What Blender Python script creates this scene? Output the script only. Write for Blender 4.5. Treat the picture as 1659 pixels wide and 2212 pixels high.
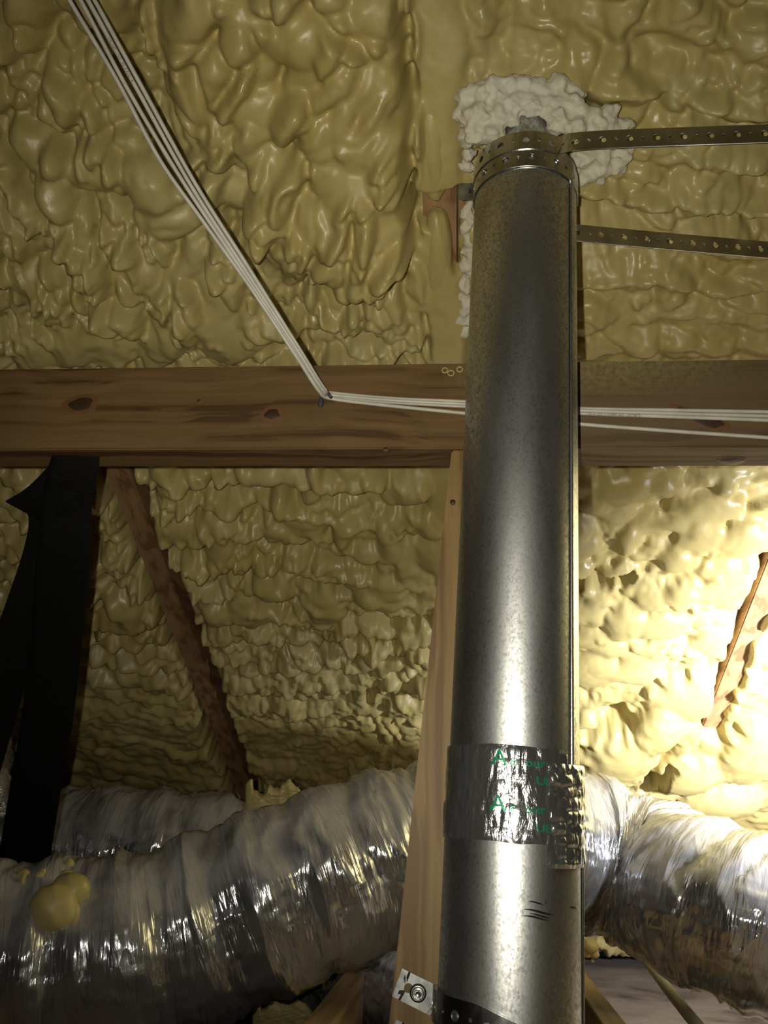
import bpy, bmesh, math, random
import numpy as np
from math import sin, cos, pi, radians, atan2, sqrt
from mathutils import Vector
from mathutils.bvhtree import BVHTree

for o in list(bpy.data.objects):
    bpy.data.objects.remove(o)
SC = bpy.context.scene
COL = SC.collection
random.seed(4)
RNG = np.random.default_rng(7)

# ------------------------------------------------------------------ camera
F = 1820.0
YAW, PIT, ROL = radians(6), radians(20), radians(2.3)
CAM = np.array([0, 0, .45])
_s, _c = sin(PIT), cos(PIT)
_r0 = np.array([cos(YAW), sin(YAW), 0])
FW = np.array([-sin(YAW)*_c, cos(YAW)*_c, _s])
_u0 = np.cross(_r0, FW)
RT = _r0*cos(ROL) + _u0*sin(ROL)
UP = _u0*cos(ROL) - _r0*sin(ROL)
cd = bpy.data.cameras.new('camera')
cam = bpy.data.objects.new('camera', cd)
COL.objects.link(cam)
cd.sensor_fit = 'VERTICAL'
cd.sensor_height = 36.0
cd.lens = 36.0*F/2212
cd.clip_start = .01
from mathutils import Matrix
cam.matrix_world = Matrix(((RT[0], UP[0], -FW[0], CAM[0]), (RT[1], UP[1], -FW[1], CAM[1]),
                           (RT[2], UP[2], -FW[2], CAM[2]), (0, 0, 0, 1)))
SC.camera = cam

# ------------------------------------------------------------------ light
SC.view_settings.view_transform = 'Standard'
SC.view_settings.look = 'None'
SC.view_settings.gamma = 1
SC.view_settings.exposure = 0.0
SC.view_settings.use_curve_mapping = False
W = bpy.data.worlds.new('attic_dark')
SC.world = W
W.use_nodes = True
W.node_tree.nodes['Background'].inputs[0].default_value = (.9, .85, .7, 1)
W.node_tree.nodes['Background'].inputs[1].default_value = .004


def lamp(name, kind, loc, power, color, radius, aim=None, spot=None, blend=1.0):
    ld = bpy.data.lights.new(name, kind)
    ld.energy = power
    ld.color = color
    ld.shadow_soft_size = radius
    ob = bpy.data.objects.new(name, ld)
    COL.objects.link(ob)
    ob.location = loc
    if spot:
        ld.spot_size = spot
        ld.spot_blend = blend
    if aim is not None:
        d = Vector(aim) - Vector(loc)
        ob.rotation_euler = d.to_track_quat('-Z', 'Y').to_euler()
    return ob


# the phone's flash, beside the lens, and the work lamp standing off to the right behind the duct
_fl = CAM - RT*.030 + UP*.008
lamp('phone_flash', 'SPOT', _fl, 18.5, (1.0, .935, .77), .004, aim=_fl + FW*1.0 + UP*.06 + RT*.10, spot=radians(100), blend=1.0)
WORK = np.array([.86, 1.06, .45])
lamp('work_lamp', 'SPOT', WORK, 210.0, (.95, .96, 1.0), .04, aim=(1.08, 1.66, .74), spot=radians(174), blend=.85)

# ------------------------------------------------------------------ geometry helpers


def ray(x, y):
    return RT*(x-829.5)/F + UP*(1106-y)/F + FW


def P(x, y, d):
    return CAM + ray(x, y)*d


def PY(x, y, Y):
    r = ray(x, y)
    return CAM + r*((Y-CAM[1])/r[1])


def PZ(x, y, Z):
    r = ray(x, y)
    return CAM + r*((Z-CAM[2])/r[2])


SL = .45
DK = .40          # foam swells this far towards the viewer per unit of drop


def roof_z(Y):
    return 1.465 - SL*Y


def roofpt(x, y, h=0.0):
    r = ray(x, y)
    t = (1.465 - h*(1+SL*DK) - CAM[2] - SL*CAM[1])/(r[2] + SL*r[1])
    return CAM + r*t, t


def mesh_np(name, V, Q, smooth=True, mat=None):
    """V (n,3), Q list or array of quads/tris"""
    me = bpy.data.meshes.new(name)
    V = np.asarray(V, np.float32)
    if isinstance(Q, np.ndarray):
        k = Q.shape[1]
        me.vertices.add(len(V))
        me.vertices.foreach_set('co', V.ravel())
        me.loops.add(Q.size)
        me.loops.foreach_set('vertex_index', Q.astype(np.int32).ravel())
        me.polygons.add(len(Q))
        me.polygons.foreach_set('loop_start', np.arange(0, Q.size, k, dtype=np.int32))
        me.update(calc_edges=True)
    else:
        me.from_pydata([tuple(map(float, v)) for v in V], [], [tuple(q) for q in Q])
        me.update()
    if smooth:
        me.polygons.foreach_set('use_smooth', np.ones(len(me.polygons), bool))
    if mat:
        me.materials.append(mat)
    return me


def link(name, me, parent=None, off=None):
    ob = bpy.data.objects.new(name, me)
    COL.objects.link(ob)
    if parent is not None:
        ob.parent = parent
        base = np.zeros(3)
        p = parent
        while p is not None:
            base = base + np.array(p.location)
            p = p.parent
        ob.location = tuple(-base) if off is None else off
    return ob


def tag(o, label, cat=None, group=None, kind=None):
    o['label'] = label
    if cat:
        o['category'] = cat
    if group:
        o['group'] = group
    if kind:
        o['kind'] = kind
    return o


def thing(name, loc, label, cat, group=None):
    o = bpy.data.objects.new(name, None)
    o.empty_display_size = .02
    COL.objects.link(o)
    o.location = tuple(float(v) for v in loc)
    return tag(o, label, cat, group)


def grid_quads(nr, nc, wrap=False):
    i = np.arange(nr-1)[:, None]
    ncq = nc if wrap else nc-1
    j = np.arange(ncq)[None, :]
    j2 = (j+1) % nc
    return np.stack([i*nc+j, i*nc+j2, (i+1)*nc+j2, (i+1)*nc+j], -1).reshape(-1, 4)


def catmull(pts, n):
    p = np.array(pts, float)
    p = np.vstack([2*p[0]-p[1], p, 2*p[-1]-p[-2]])
    out = []
    m = len(p)-3
    for i in range(m):
        a, b, c, d = p[i:i+4]
        t = np.linspace(0, 1, n, endpoint=(i == m-1))[:, None]
        out.append(.5*((2*b)+(-a+c)*t+(2*a-5*b+4*c-d)*t*t+(-a+3*b-3*c+d)*t**3))
    return np.vstack(out)


def resample(p, step):
    d = np.r_[0, np.cumsum(np.linalg.norm(np.diff(p, axis=0), axis=1))]
    n = max(3, int(d[-1]/step)+1)
    s = np.linspace(0, d[-1], n)
    return np.stack([np.interp(s, d, p[:, k]) for k in range(p.shape[1])], 1), s


def frames(p, up=(0, 0, 1)):
    t = np.gradient(p, axis=0)
    t /= np.linalg.norm(t, axis=1)[:, None]
    a = np.cross(t, np.array(up, float))
    a /= np.linalg.norm(a, axis=1)[:, None]
    b = np.cross(a, t)
    return t, a, b


def tube_mesh(name, p, r, n=12, mat=None, up=(0, 0, 1), caps=True, rad=None):
    t, a, b = frames(p, up)
    th = np.linspace(0, 2*pi, n, endpoint=False)
    rr = np.full((len(p), n), r) if rad is None else rad
    V = p[:, None, :] + rr[..., None]*(np.cos(th)[None, :, None]*a[:, None, :] + np.sin(th)[None, :, None]*b[:, None, :])
    V = V.reshape(-1, 3)
    Q = grid_quads(len(p), n, True)
    if caps:
        Q = [tuple(q) for q in Q] + [tuple(range(n))[::-1], tuple(range((len(p)-1)*n, len(p)*n))]
    return mesh_np(name, V, Q, mat=mat)


def box_mesh(name, lo, hi, mat=None, bev=.0015):
    bm = bmesh.new()
    bmesh.ops.create_cube(bm, size=1)
    lo, hi = np.array(lo), np.array(hi)
    for v in bm.verts:
        v.co = Vector(lo + (np.array(v.co)+.5)*(hi-lo))
    if bev:
        bmesh.ops.bevel(bm, geom=bm.edges[:], offset=bev, segments=2, affect='EDGES')
    me = bpy.data.meshes.new(name)
    bm.to_mesh(me)
    bm.free()
    if mat:
        me.materials.append(mat)
    return me


def prism_mesh(name, a, b, wdir, w, ddir, d, mat=None, bev=.0015):
    """bar from a to b; a,b = corner points, extends w along wdir and d along ddir"""
    a, b, wdir, ddir = map(lambda q: np.array(q, float), (a, b, wdir, ddir))
    V = []
    for e in (a, b):
        V += [e, e+wdir*w, e+wdir*w+ddir*d, e+ddir*d]
    bm = bmesh.new()
    vs = [bm.verts.new(v) for v in V]
    for f in ((0, 1, 2, 3), (4, 5, 6, 7), (0, 1, 5, 4), (1, 2, 6, 5), (2, 3, 7, 6), (3, 0, 4, 7)):
        bm.faces.new([vs[i] for i in f])
    bmesh.ops.recalc_face_normals(bm, faces=bm.faces[:])
    if bev:
        bmesh.ops.bevel(bm, geom=bm.edges[:], offset=bev, segments=2, affect='EDGES')
    me = bpy.data.meshes.new(name)
    bm.to_mesh(me)
    bm.free()
    if mat:
        me.materials.append(mat)
    return me


# ------------------------------------------------------------------ numpy noise


def h2(ix, iy, seed):
    n = (ix.astype(np.int64)*374761393 + iy.astype(np.int64)*668265263 + seed*1442695041) & 0xffffffff
    n = ((n ^ (n >> 13))*1274126177) & 0xffffffff
    n = ((n ^ (n >> 15))*2246822519) & 0xffffffff
    return ((n ^ (n >> 16)) & 0xffffff)/float(0x1000000)


def vnoise(x, y, seed=0):
    ix, iy = np.floor(x), np.floor(y)
    fx, fy = x-ix, y-iy
    fx = fx*fx*fx*(fx*(fx*6-15)+10)
    fy = fy*fy*fy*(fy*(fy*6-15)+10)
    a, b = h2(ix, iy, seed), h2(ix+1, iy, seed)
    c, d = h2(ix, iy+1, seed), h2(ix+1, iy+1, seed)
    return ((a+(b-a)*fx)*(1-fy) + (c+(d-c)*fx)*fy)*2-1


def fbm(x, y, seed=0, o=4):
    s, a, t = 0, 1, 0
    for k in range(o):
        s = s + a*vnoise(x*2**k+13.7*k, y*2**k-7.1*k, seed+k)
        t += a
        a *= .5
    return s/t


def worley(x, y, seed=0):
    ix, iy = np.floor(x), np.floor(y)
    f1 = np.full(x.shape, 9.0)
    f2 = np.full(x.shape, 9.0)
    rid = np.zeros(x.shape)
    for dx in (-1, 0, 1):
        for dy in (-1, 0, 1):
            cx, cy = ix+dx, iy+dy
            d = np.hypot(cx+.08+.84*h2(cx, cy, seed)-x, cy+.08+.84*h2(cx, cy, seed+31)-y)
            n1 = d < f1
            f2 = np.where(n1, f1, np.minimum(f2, d))
            rid = np.where(n1, h2(cx, cy, seed+57), rid)
            f1 = np.where(n1, d, f1)
    return f1, f2, rid


def lobes(u, v, su, sv, ang, seed, warp=.35, vary=.6):
    """rounded lobes parted by creases; su, sv sizes in metres; ang rotation field"""
    ca, sa = np.cos(ang), np.sin(ang)
    x = (u*ca + v*sa)/su
    y = (-u*sa + v*ca)/sv
    wx = fbm(x*.6, y*.6, seed+100, 2)
    wy = fbm(x*.6+40, y*.6, seed+120, 2)
    f1, f2, rid = worley(x+warp*wx*1.6, y+warp*wy*1.6, seed)
    h = np.clip(1-(f1/1.05)**2, 0, 1)**.65
    cr = np.clip((f2-f1)/.28, 0, 1)
    cr = cr*(2-cr)
    return (h*(1-vary+vary*rid)-.45)*(.25+.75*cr) - .22*(1-cr)**2


def sstep(a, b, x):
    t = np.clip((x-a)/(b-a), 0, 1)
    return t*t*(3-2*t)


# ------------------------------------------------------------------ materials


class NT:
    def __init__(s, name):
        s.m = bpy.data.materials.new(name)
        s.m.use_nodes = True
        s.t = s.m.node_tree
        s.b = s.t.nodes['Principled BSDF']

    def n(s, typ, **kw):
        nd = s.t.nodes.new(typ)
        for k, v in kw.items():
            if isinstance(k, str) and hasattr(nd, k):
                setattr(nd, k, v)
        return nd

    def l(s, a, b):
        s.t.links.new(a, b)

    def val(s, sock, v):
        sock.default_value = v

    def coord(s, scale=(1, 1, 1), rot=(0, 0, 0), loc=(0, 0, 0)):
        tc = s.n('ShaderNodeTexCoord')
        mp = s.n('ShaderNodeMapping')
        mp.inputs['Scale'].default_value = scale
        mp.inputs['Rotation'].default_value = rot
        mp.inputs['Location'].default_value = loc
        s.l(tc.outputs['Object'], mp.inputs[0])
        return mp.outputs[0]

    def noise(s, vec, scale, detail=3, rough=.55, dist=0):
        nd = s.n('ShaderNodeTexNoise')
        s.l(vec, nd.inputs['Vector'])
        nd.inputs['Scale'].default_value = scale
        nd.inputs['Detail'].default_value = detail
        nd.inputs['Roughness'].default_value = rough
        nd.inputs['Distortion'].default_value = dist
        return nd.outputs['Fac']

    def vor(s, vec, scale, feature='F1'):
        nd = s.n('ShaderNodeTexVoronoi')
        nd.feature = feature
        s.l(vec, nd.inputs['Vector'])
        nd.inputs['Scale'].default_value = scale
        return nd

    def ramp(s, fac, stops):
        nd = s.n('ShaderNodeValToRGB')
        s.l(fac, nd.inputs[0])
        cr = nd.color_ramp
        while len(cr.elements) < len(stops):
            cr.elements.new(.5)
        for e, (p, c) in zip(cr.elements, stops):
            e.position = p
            e.color = tuple(c)+(1,) if len(c) == 3 else c
        return nd.outputs[0]

    def mix(s, fac, a, b):
        nd = s.n('ShaderNodeMix')
        nd.data_type = 'RGBA'
        for sk, v in ((0, fac), (6, a), (7, b)):
            if hasattr(v, 'is_output'):
                s.l(v, nd.inputs[sk])
            elif sk == 0:
                nd.inputs[0].default_value = v
            else:
                nd.inputs[sk].default_value = tuple(v)+(1,)
        return nd.outputs[2]

    def math(s, op, a, b=None):
        nd = s.n('ShaderNodeMath')
        nd.operation = op
        for i, v in enumerate((a, b)):
            if v is None:
                continue
            if hasattr(v, 'is_output'):
                s.l(v, nd.inputs[i])
            else:
                nd.inputs[i].default_value = v
        return nd.outputs[0]

    def bump(s, h, strength, dist=.001, prev=None):
        nd = s.n('ShaderNodeBump')
        nd.inputs['Strength'].default_value = strength
        nd.inputs['Distance'].default_value = dist
        s.l(h, nd.inputs['Height'])
        if prev is not None:
            s.l(prev, nd.inputs['Normal'])
        return nd.outputs[0]

    def set(s, col=None, rough=None, metal=None, normal=None, spec=None, **kw):
        for k, v in (('Base Color', col), ('Roughness', rough), ('Metallic', metal), ('Normal', normal), ('Specular IOR Level', spec)):
            if v is None:
                continue
            if hasattr(v, 'is_output'):
                s.l(v, s.b.inputs[k])
            elif k == 'Base Color':
                s.b.inputs[k].default_value = tuple(v)+(1,)
            else:
                s.b.inputs[k].default_value = v
        for k, v in kw.items():
            s.b.inputs[k].default_value = v
        return s.m


def foam_mat(name, c0, c1, c2, rough=.42, fine=.5):
    m = NT(name)
    v = m.coord()
    n1 = m.noise(v, 4.5, 3)
    col = m.ramp(n1, [(.25, c0), (.5, c1), (.75, c2)])
    n2 = m.noise(v, 42, 3)
    col = m.mix(m.math('MULTIPLY', n2, .30), col, tuple(x*.72 for x in c0))
    nb = m.noise(v, 260, 4, .65)
    nb2 = m.noise(v, 90, 2)
    b1 = m.bump(nb2, .35*fine, .002)
    b2 = m.bump(nb, .40*fine, .0008, b1)
    rg = m.ramp(m.noise(v, 18, 2), [(.3, (rough-.1,)*3), (.7, (rough+.14,)*3)])
    return m.set(col, rg, 0, b2, .5)


M = {}
M['foam'] = foam_mat('spray_foam_yellow', (.42, .33, .115), (.48, .395, .16), (.54, .46, .215), .38)
M['foam_white'] = foam_mat('spray_foam_fresh_white', (.58, .55, .40), (.66, .63, .50), (.70, .68, .58), .62, 1.3)
M['foam_lump'] = foam_mat('foam_lump_yellow', (.50, .41, .16), (.56, .47, .21), (.60, .52, .26), .4, .35)


def wood_mat(name, dark, mid, light, axis=0, lines=70, rough=.6, dirt=None, contrast=1.0):
    m = NT(name)
    sc = [lines, lines, lines]
    sc[axis] = 1.6
    v0 = m.coord((6, 6, 6))
    wv = m.noise(v0, 1.0, 2)
    tc = m.n('ShaderNodeTexCoord')
    add = m.n('ShaderNodeVectorMath')
    add.operation = 'MULTIPLY_ADD'
    cmb = m.n('ShaderNodeCombineXYZ')
    for i in range(3):
        if i != axis:
            m.l(wv, cmb.inputs[i])
    m.l(cmb.outputs[0], add.inputs[0])
    add.inputs[1].default_value = (.028,)*3
    m.l(tc.outputs['Object'], add.inputs[2])
    mp = m.n('ShaderNodeMapping')
    mp.inputs['Scale'].default_value = sc
    m.l(add.outputs[0], mp.inputs[0])
    g = m.noise(mp.outputs[0], 1.0, 2, .5)
    col = m.ramp(g, [(.38, dark), (.46, mid), (.66, light)])
    sc2 = [lines*6]*3
    sc2[axis] = 9
    g2 = m.noise(m.coord(sc2), 1.0, 2)
    col = m.mix(m.math('MULTIPLY', g2, .35*contrast), col, tuple(x*.6 for x in mid))
    blot = m.noise(m.coord((3, 3, 3)), 3.0, 4)
    col = m.mix(m.math('MULTIPLY', m.math('SUBTRACT', blot, .35), .9), col, tuple(x*.55 for x in mid))
    if dirt:
        col = dirt(m, col)
    bp = m.bump(g2, .25, .0006)
    bp = m.bump(g, .2, .001, bp)
    return m.set(col, rough, 0, bp, .35)


def galv(name, base, rough, speck=1.0, stretch=1.0):
    m = NT(name)
    v = m.coord((1, 1, .75))
    vo = m.vor(v, 620)
    nz = m.noise(v, 420, 3, .7)
    lo = m.noise(m.coord((1, 1, .25)), 22, 4)
    f = m.math('ADD', m.math('MULTIPLY', vo.outputs['Color'], .5), m.math('MULTIPLY', nz, .5))
    col = m.ramp(f, [(.3, tuple(x*.50 for x in base)), (.55, base), (.8, tuple(min(1, x*1.35) for x in base))])
    col = m.mix(m.math('MULTIPLY', lo, .45), col, tuple(x*.55 for x in base))
    rg = m.ramp(m.math('ADD', m.math('MULTIPLY', f, .6), m.math('MULTIPLY', lo, .4)), [(.3, (rough+.10,)*3), (.7, (rough-.09,)*3)])
    bp = m.bump(nz, .10*speck, .0005)
    return m.set(col, rg, 1.0, bp)


M['galv'] = galv('galvanised_steel', (.70, .72, .72), .40)
_s = NT('galvanised_strap')
_v = _s.coord()
M['strap'] = _s.set(_s.ramp(_s.noise(_v, 35, 3), [(.3, (.40, .41, .42)), (.7, (.58, .59, .60))]), _s.ramp(_s.noise(_v, 60, 3), [(.3, (.20,)*3), (.7, (.32,)*3)]), 1.0)
M['seam'] = NT('seam_dark').set((.03, .032, .034), .5, .8)
M['screw'] = galv('zinc_screw', (.55, .55, .56), .33, .3)
M['washer'] = NT('washer_rubber').set((.02, .02, .02), .6)


def foil_mat(name, col, rough, bs=1.0, dust=.35, uvw=True):
    m = NT(name)
    v = m.coord((1, 1, 1))
    if uvw:
        tc = m.n('ShaderNodeTexCoord')

        def uvm(sx, sy):
            mp = m.n('ShaderNodeMapping')
            mp.inputs['Scale'].default_value = (sx, sy, 1)
            m.l(tc.outputs['UV'], mp.inputs[0])
            return mp.outputs[0]
        n0 = m.noise(uvm(55, 6), 1, 3, .55, .8)
        ed = m.vor(uvm(34, 9), 1, 'DISTANCE_TO_EDGE').outputs['Distance']
        n2 = m.noise(uvm(190, 45), 1, 3, .6, .5)
        b = m.bump(n0, .55*bs, .010)
        b = m.bump(m.math('MINIMUM', ed, .12), .55*bs, .010, b)
        b = m.bump(n2, .26*bs, .002, b)
    else:
        ed = m.vor(m.coord((1.0, 1.0, .35)), 60, 'DISTANCE_TO_EDGE').outputs['Distance']
        n1 = m.noise(m.coord((1, 1, .3)), 90, 4, .6, 1.2)
        n2 = m.noise(v, 260, 3, .6, .8)
        b = m.bump(m.math('MINIMUM', ed, .10), .4*bs, .004)
        b = m.bump(n1, .4*bs, .003, b)
        b = m.bump(n2, .25*bs, .0008, b)
    d = m.ramp(m.noise(v, 9, 4), [(.30, (.25,)*3), (.55, (1, 1, 1))])
    if uvw:                           # attic dust lies on whatever faces up
        ge = m.n('ShaderNodeNewGeometry')
        sx = m.n('ShaderNodeSeparateXYZ')
        m.l(ge.outputs['Normal'], sx.inputs[0])
        d = m.math('MULTIPLY', d, m.ramp(sx.outputs['Z'], [(.02, (.12,)*3), (.60, (1, 1, 1))]))
    c = m.mix(m.math('MULTIPLY', d, dust), col, (.40, .385, .38))
    met = m.math('SUBTRACT', .94, m.math('MULTIPLY', d, dust*1.3))
    r = m.ramp(m.noise(v, 14, 4), [(.35, (rough*.7,)*3), (.7, (rough*1.6,)*3)])
    return m.set(c, r, met, b)


M['foil'] = foil_mat('foil_duct_jacket', (.58, .60, .66), .17, 1.0, .75)
M['tape'] = foil_mat('foil_tape', (.70, .72, .73), .16, 1.1, .0, False)
M['green'] = NT('green_print').set((.0, .22, .10), .35, .3)
_c = NT('cable_jacket')
_v = _c.coord()
M['cable'] = _c.set(_c.ramp(_c.noise(_v, 60, 3), [(.3, (.46, .445, .38)), (.7, (.58, .56, .50))]), .45)
M['ink'] = NT('black_ink').set((.03, .03, .03), .6)
_w = NT('webbing')
_v = _w.coord((1, 1, 1))
_wv = _w.n('ShaderNodeTexWave')
_wv.bands_direction = 'Z'
_wv.inputs['Scale'].default_value = 260
_w.l(_v, _wv.inputs['Vector'])
M['webbing'] = _w.set(_w.ramp(_w.noise(_v, 300, 2), [(.4, (.0035, .0033, .003)), (.85, (.007, .0065, .006))]), .75, 0, _w.bump(_wv.outputs['Fac'], .5, .0008), .2)
M['staple'] = NT('staple_grey').set((.05, .055, .06), .45)


def beam_dirt(m, col):
    # foam overspray dusting the upper edge and grey weather stain to the right
    tc = m.n('ShaderNodeTexCoord')
    sx = m.n('ShaderNodeSeparateXYZ')
    m.l(tc.outputs['Object'], sx.inputs[0])
    zf = m.ramp(sx.outputs['Z'], [(.845, (0, 0, 0)), (.895, (1, 1, 1))])
    xf = m.ramp(m.math('ADD', sx.outputs['X'], .5), [(.47, (0, 0, 0)), (.60, (1, 1, 1)), (.66, (.9, .9, .9)), (.78, (.12, .12, .12))])
    nz = m.ramp(m.noise(m.coord(), 160, 4, .7), [(.35, (0, 0, 0)), (.6, (1, 1, 1))])
    f = m.math('MULTIPLY', m.math('MULTIPLY', zf, xf), nz)
    col = m.mix(f, col, (.40, .36, .12))
    gx = m.ramp(m.math('ADD', sx.outputs['X'], .5), [(.52, (0, 0, 0)), (.60, (1, 1, 1))])
    front = m.ramp(sx.outputs['Y'], [(.764, (1, 1, 1)), (.768, (0, 0, 0))])
    return m.mix(m.math('MULTIPLY', m.math('MULTIPLY', gx, front), .55), col, (.12, .095, .055))


M['beam'] = wood_mat('beam_wood', (.068, .034, .012), (.150, .086, .033), (.20, .122, .05), 0, 95, .55, beam_dirt)
M['post'] = wood_mat('post_wood', (.145, .08, .025), (.235, .148, .052), (.30, .203, .08), 2, 75, .55)
M['rafter'] = wood_mat('rafter_wood', (.20, .10, .045), (.34, .19, .09), (.42, .26, .13), 1, 60, .65)
M['joist'] = wood_mat('joist_wood', (.24, .15, .08), (.36, .25, .145), (.44, .32, .20), 1, 60, .6)
M['knot'] = NT('knot').set((.045, .022, .012), .5)
M['knot_ring'] = NT('knot_ring').set((.15, .07, .028), .55)
_p = NT('drywall_back')
_v = _p.coord()
_cl = _p.ramp(_p.noise(_v, 5, 5, .65), [(.35, (.05, .035, .027)), (.5, (.15, .12, .10)), (.75, (.22, .19, .165))])
M['drywall'] = _p.set(_cl, .9, 0, _p.bump(_p.noise(_v, 40, 4), .3, .004))
M['conduit'] = NT('conduit_grey').set((.20, .20, .17), .5, .2)
M['flash'] = galv('sheet_metal_edge', (.38, .34, .28), .4, .5)

# ------------------------------------------------------------------ rafters
RAFT = {'left': (-.560, -.522), 'centre': (-.052, -.006), 'right': (.478, .516)}
NRM = np.array([0, SL, 1.0])/sqrt(1+SL*SL)      # up out of the attic
DOWN = np.array([0, 1.0, -SL])/sqrt(1+SL*SL)
raft_label = {'left': 'brown rafter showing between foam edges just right of the black webbing sling',
              'centre': 'rafter with a bare brown patch between two foam drips beside the vent pipe top',
              'right': 'tan rafter showing through torn foam beside the glaring lamp light at right'}
for k in ('left', 'centre', 'right'):
    x0, x1 = RAFT[k]
    a = np.array([x0, .15, roof_z(.15)])
    b = np.array([x0, 3.1, roof_z(3.1)])
    o = link('rafter', prism_mesh('rafter', a, b, (1, 0, 0), x1-x0, NRM, .14, M['rafter'], .002))
    tag(o, raft_label[k], 'rafter')

# ------------------------------------------------------------------ spray-foam ceiling


def graded(segs):
    out = []
    for a, b, st in segs:
        out.append(np.linspace(a, b, max(2, int(round((b-a)/st))), endpoint=False))
    out.append([segs[-1][1]])
    return np.concatenate(out)


us = graded([(-2.3, -1.2, .014), (-1.2, -.62, .0050), (-.62, .42, .0027), (.42, .80, .0042), (.80, 1.9, .014)])
vs = graded([(.15, .50, .010), (.50, 1.05, .0027), (1.05, 1.95, .0040), (1.95, 2.4, .006), (2.4, 3.05, .014)])
U0, V0 = np.meshgrid(us, vs)
UU = U0 + .010*fbm(U0*22, V0*22, 901, 3) + .0018*fbm(U0*70, V0*70, 905, 2)
VV = V0 + .008*fbm(U0*22+50, V0*22, 911, 3) + .0016*fbm(U0*70+9, V0*70, 915, 2)


def foam_height(u, v):
    Lm = 1-sstep(-.062, -.046, u + .006*vnoise(v*14, v*0+3, 5))      # left of the centre rafter
    Rm = sstep(-.008, .012, u)
    near = 1-sstep(.86, 1.0, v)
    far2 = sstep(1.55, 1.9, v)
    wob = fbm(u*3, v*3, 11, 3)
    # ---- left bay, near: fat rolling lobes on the slant
    angL = .75 + .9*vnoise(u*2.2, v*2.2, 21)
    a1 = lobes(u, v, .085, .050, angL, 1, .45)
    a2 = lobes(u, v, .042, .024, angL+.2, 2, .5)
    a3 = lobes(u, v, .015, .011, 0*u, 3, .4)
    grit = sstep(.1, .5, fbm(u*5, v*5, 41, 2))
    hLn = .022 + .075*a1 + .050*a2 + (.004+.012*grit)*a3 + .014*wob
    # ---- left bay, behind the beam: courses of knuckles
    rowp = v*15 + 1.1*fbm(u*2.2, v*2.2, 61, 3)
    row = rowp - np.floor(rowp)
    saw = np.where(row < .72, row/.72, (1-row)/.28)
    saw = saw*saw*(3-2*saw)
    b1 = lobes(u, v, .058, .034, .12*vnoise(u*3, v*3, 62), 6, .5)
    b2 = lobes(u, v, .030, .022, 0*u, 7, .45)
    b3 = lobes(u, v, .017, .011, 0*u, 8, .4)
    ams = .5+.5*vnoise(u*4, v*4, 71)
    hLf = -.006 + .036*(saw-.5) + .055*b1 + .036*b2*(.5+ams) + .014*b3 + .018*wob
    # ---- right bay, near
    fold = np.sin((u + .02*fbm(u*6, v*6, 81, 2))*95 + 2.5*vnoise(u*9, v*4, 82))
    c1 = lobes(u, v, .060, .040, .2+0*u, 12, .5)
    c2 = lobes(u, v, .022, .017, 0*u, 13, .5)
    c3 = lobes(u, v, .011, .008, 0*u, 14, .5)
    rp = v*19 + 1.0*fbm(u*3, v*3, 85, 3)
    rr = rp - np.floor(rp)
    sw = np.where(rr < .7, rr/.7, (1-rr)/.3)
    topm = 1-sstep(.60, .68, v)
    hRn = .000 + topm*.009*fold*(1-sstep(.14, .3, u)) + .036*c1 + .026*c2*(.55+.45*vnoise(u*9, v*9, 88)) + .006*c3 + (1-topm)*.028*(sw-.5) + .010*wob
    # ---- right bay, behind the beam
    d1 = lobes(u, v, .110, .042, -.18+.3*vnoise(u*3, v*3, 92), 15, .5)
    d2 = lobes(u, v, .036, .026, 0*u, 16, .5)
    d3 = lobes(u, v, .018, .013, 0*u, 17, .4)
    kn = sstep(1.15, 1.45, v)
    rp = v*13 + .9*fbm(u*2.5, v*2.5, 95, 3)
    rr = rp-np.floor(rp)
    sw = np.where(rr < .75, rr/.75, (1-rr)/.25)
    hRf = -.004 + .026*d1*(1-.4*kn) + (.011+.008*kn)*d2 + .005*d3 + .012*(sw-.5)*(1-.6*kn) + .012*wob
    # ---- deep end by the eave: big soft heaps
    e1 = lobes(u, v, .17, .11, .3*wob, 18, .5)
    hE = .015 + .032*e1 + .010*b1
    hL = hLn*near + hLf*(1-near)
    hR = hRn*near + hRf*(1-near)
    # rafter strip: thin skin with shallow grain
    hC = .006 + .016*np.sqrt(np.clip(1-((u+.031)/.030)**2, 0, 1)) + .003*fbm(u*30, v*30, 33, 3) + .002*a3
    h = hL*Lm + hR*Rm + hC*np.clip(1-Lm-Rm, 0, 1)
    h = h*(1-far2) + hE*far2 + .012*far2*b2
    return h


HH = foam_height(UU, VV)


def at_uv(px, py, h=0.0):
    p, t = roofpt(px, py, h)
    return p[0], p[1]+DK*h, t


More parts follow.
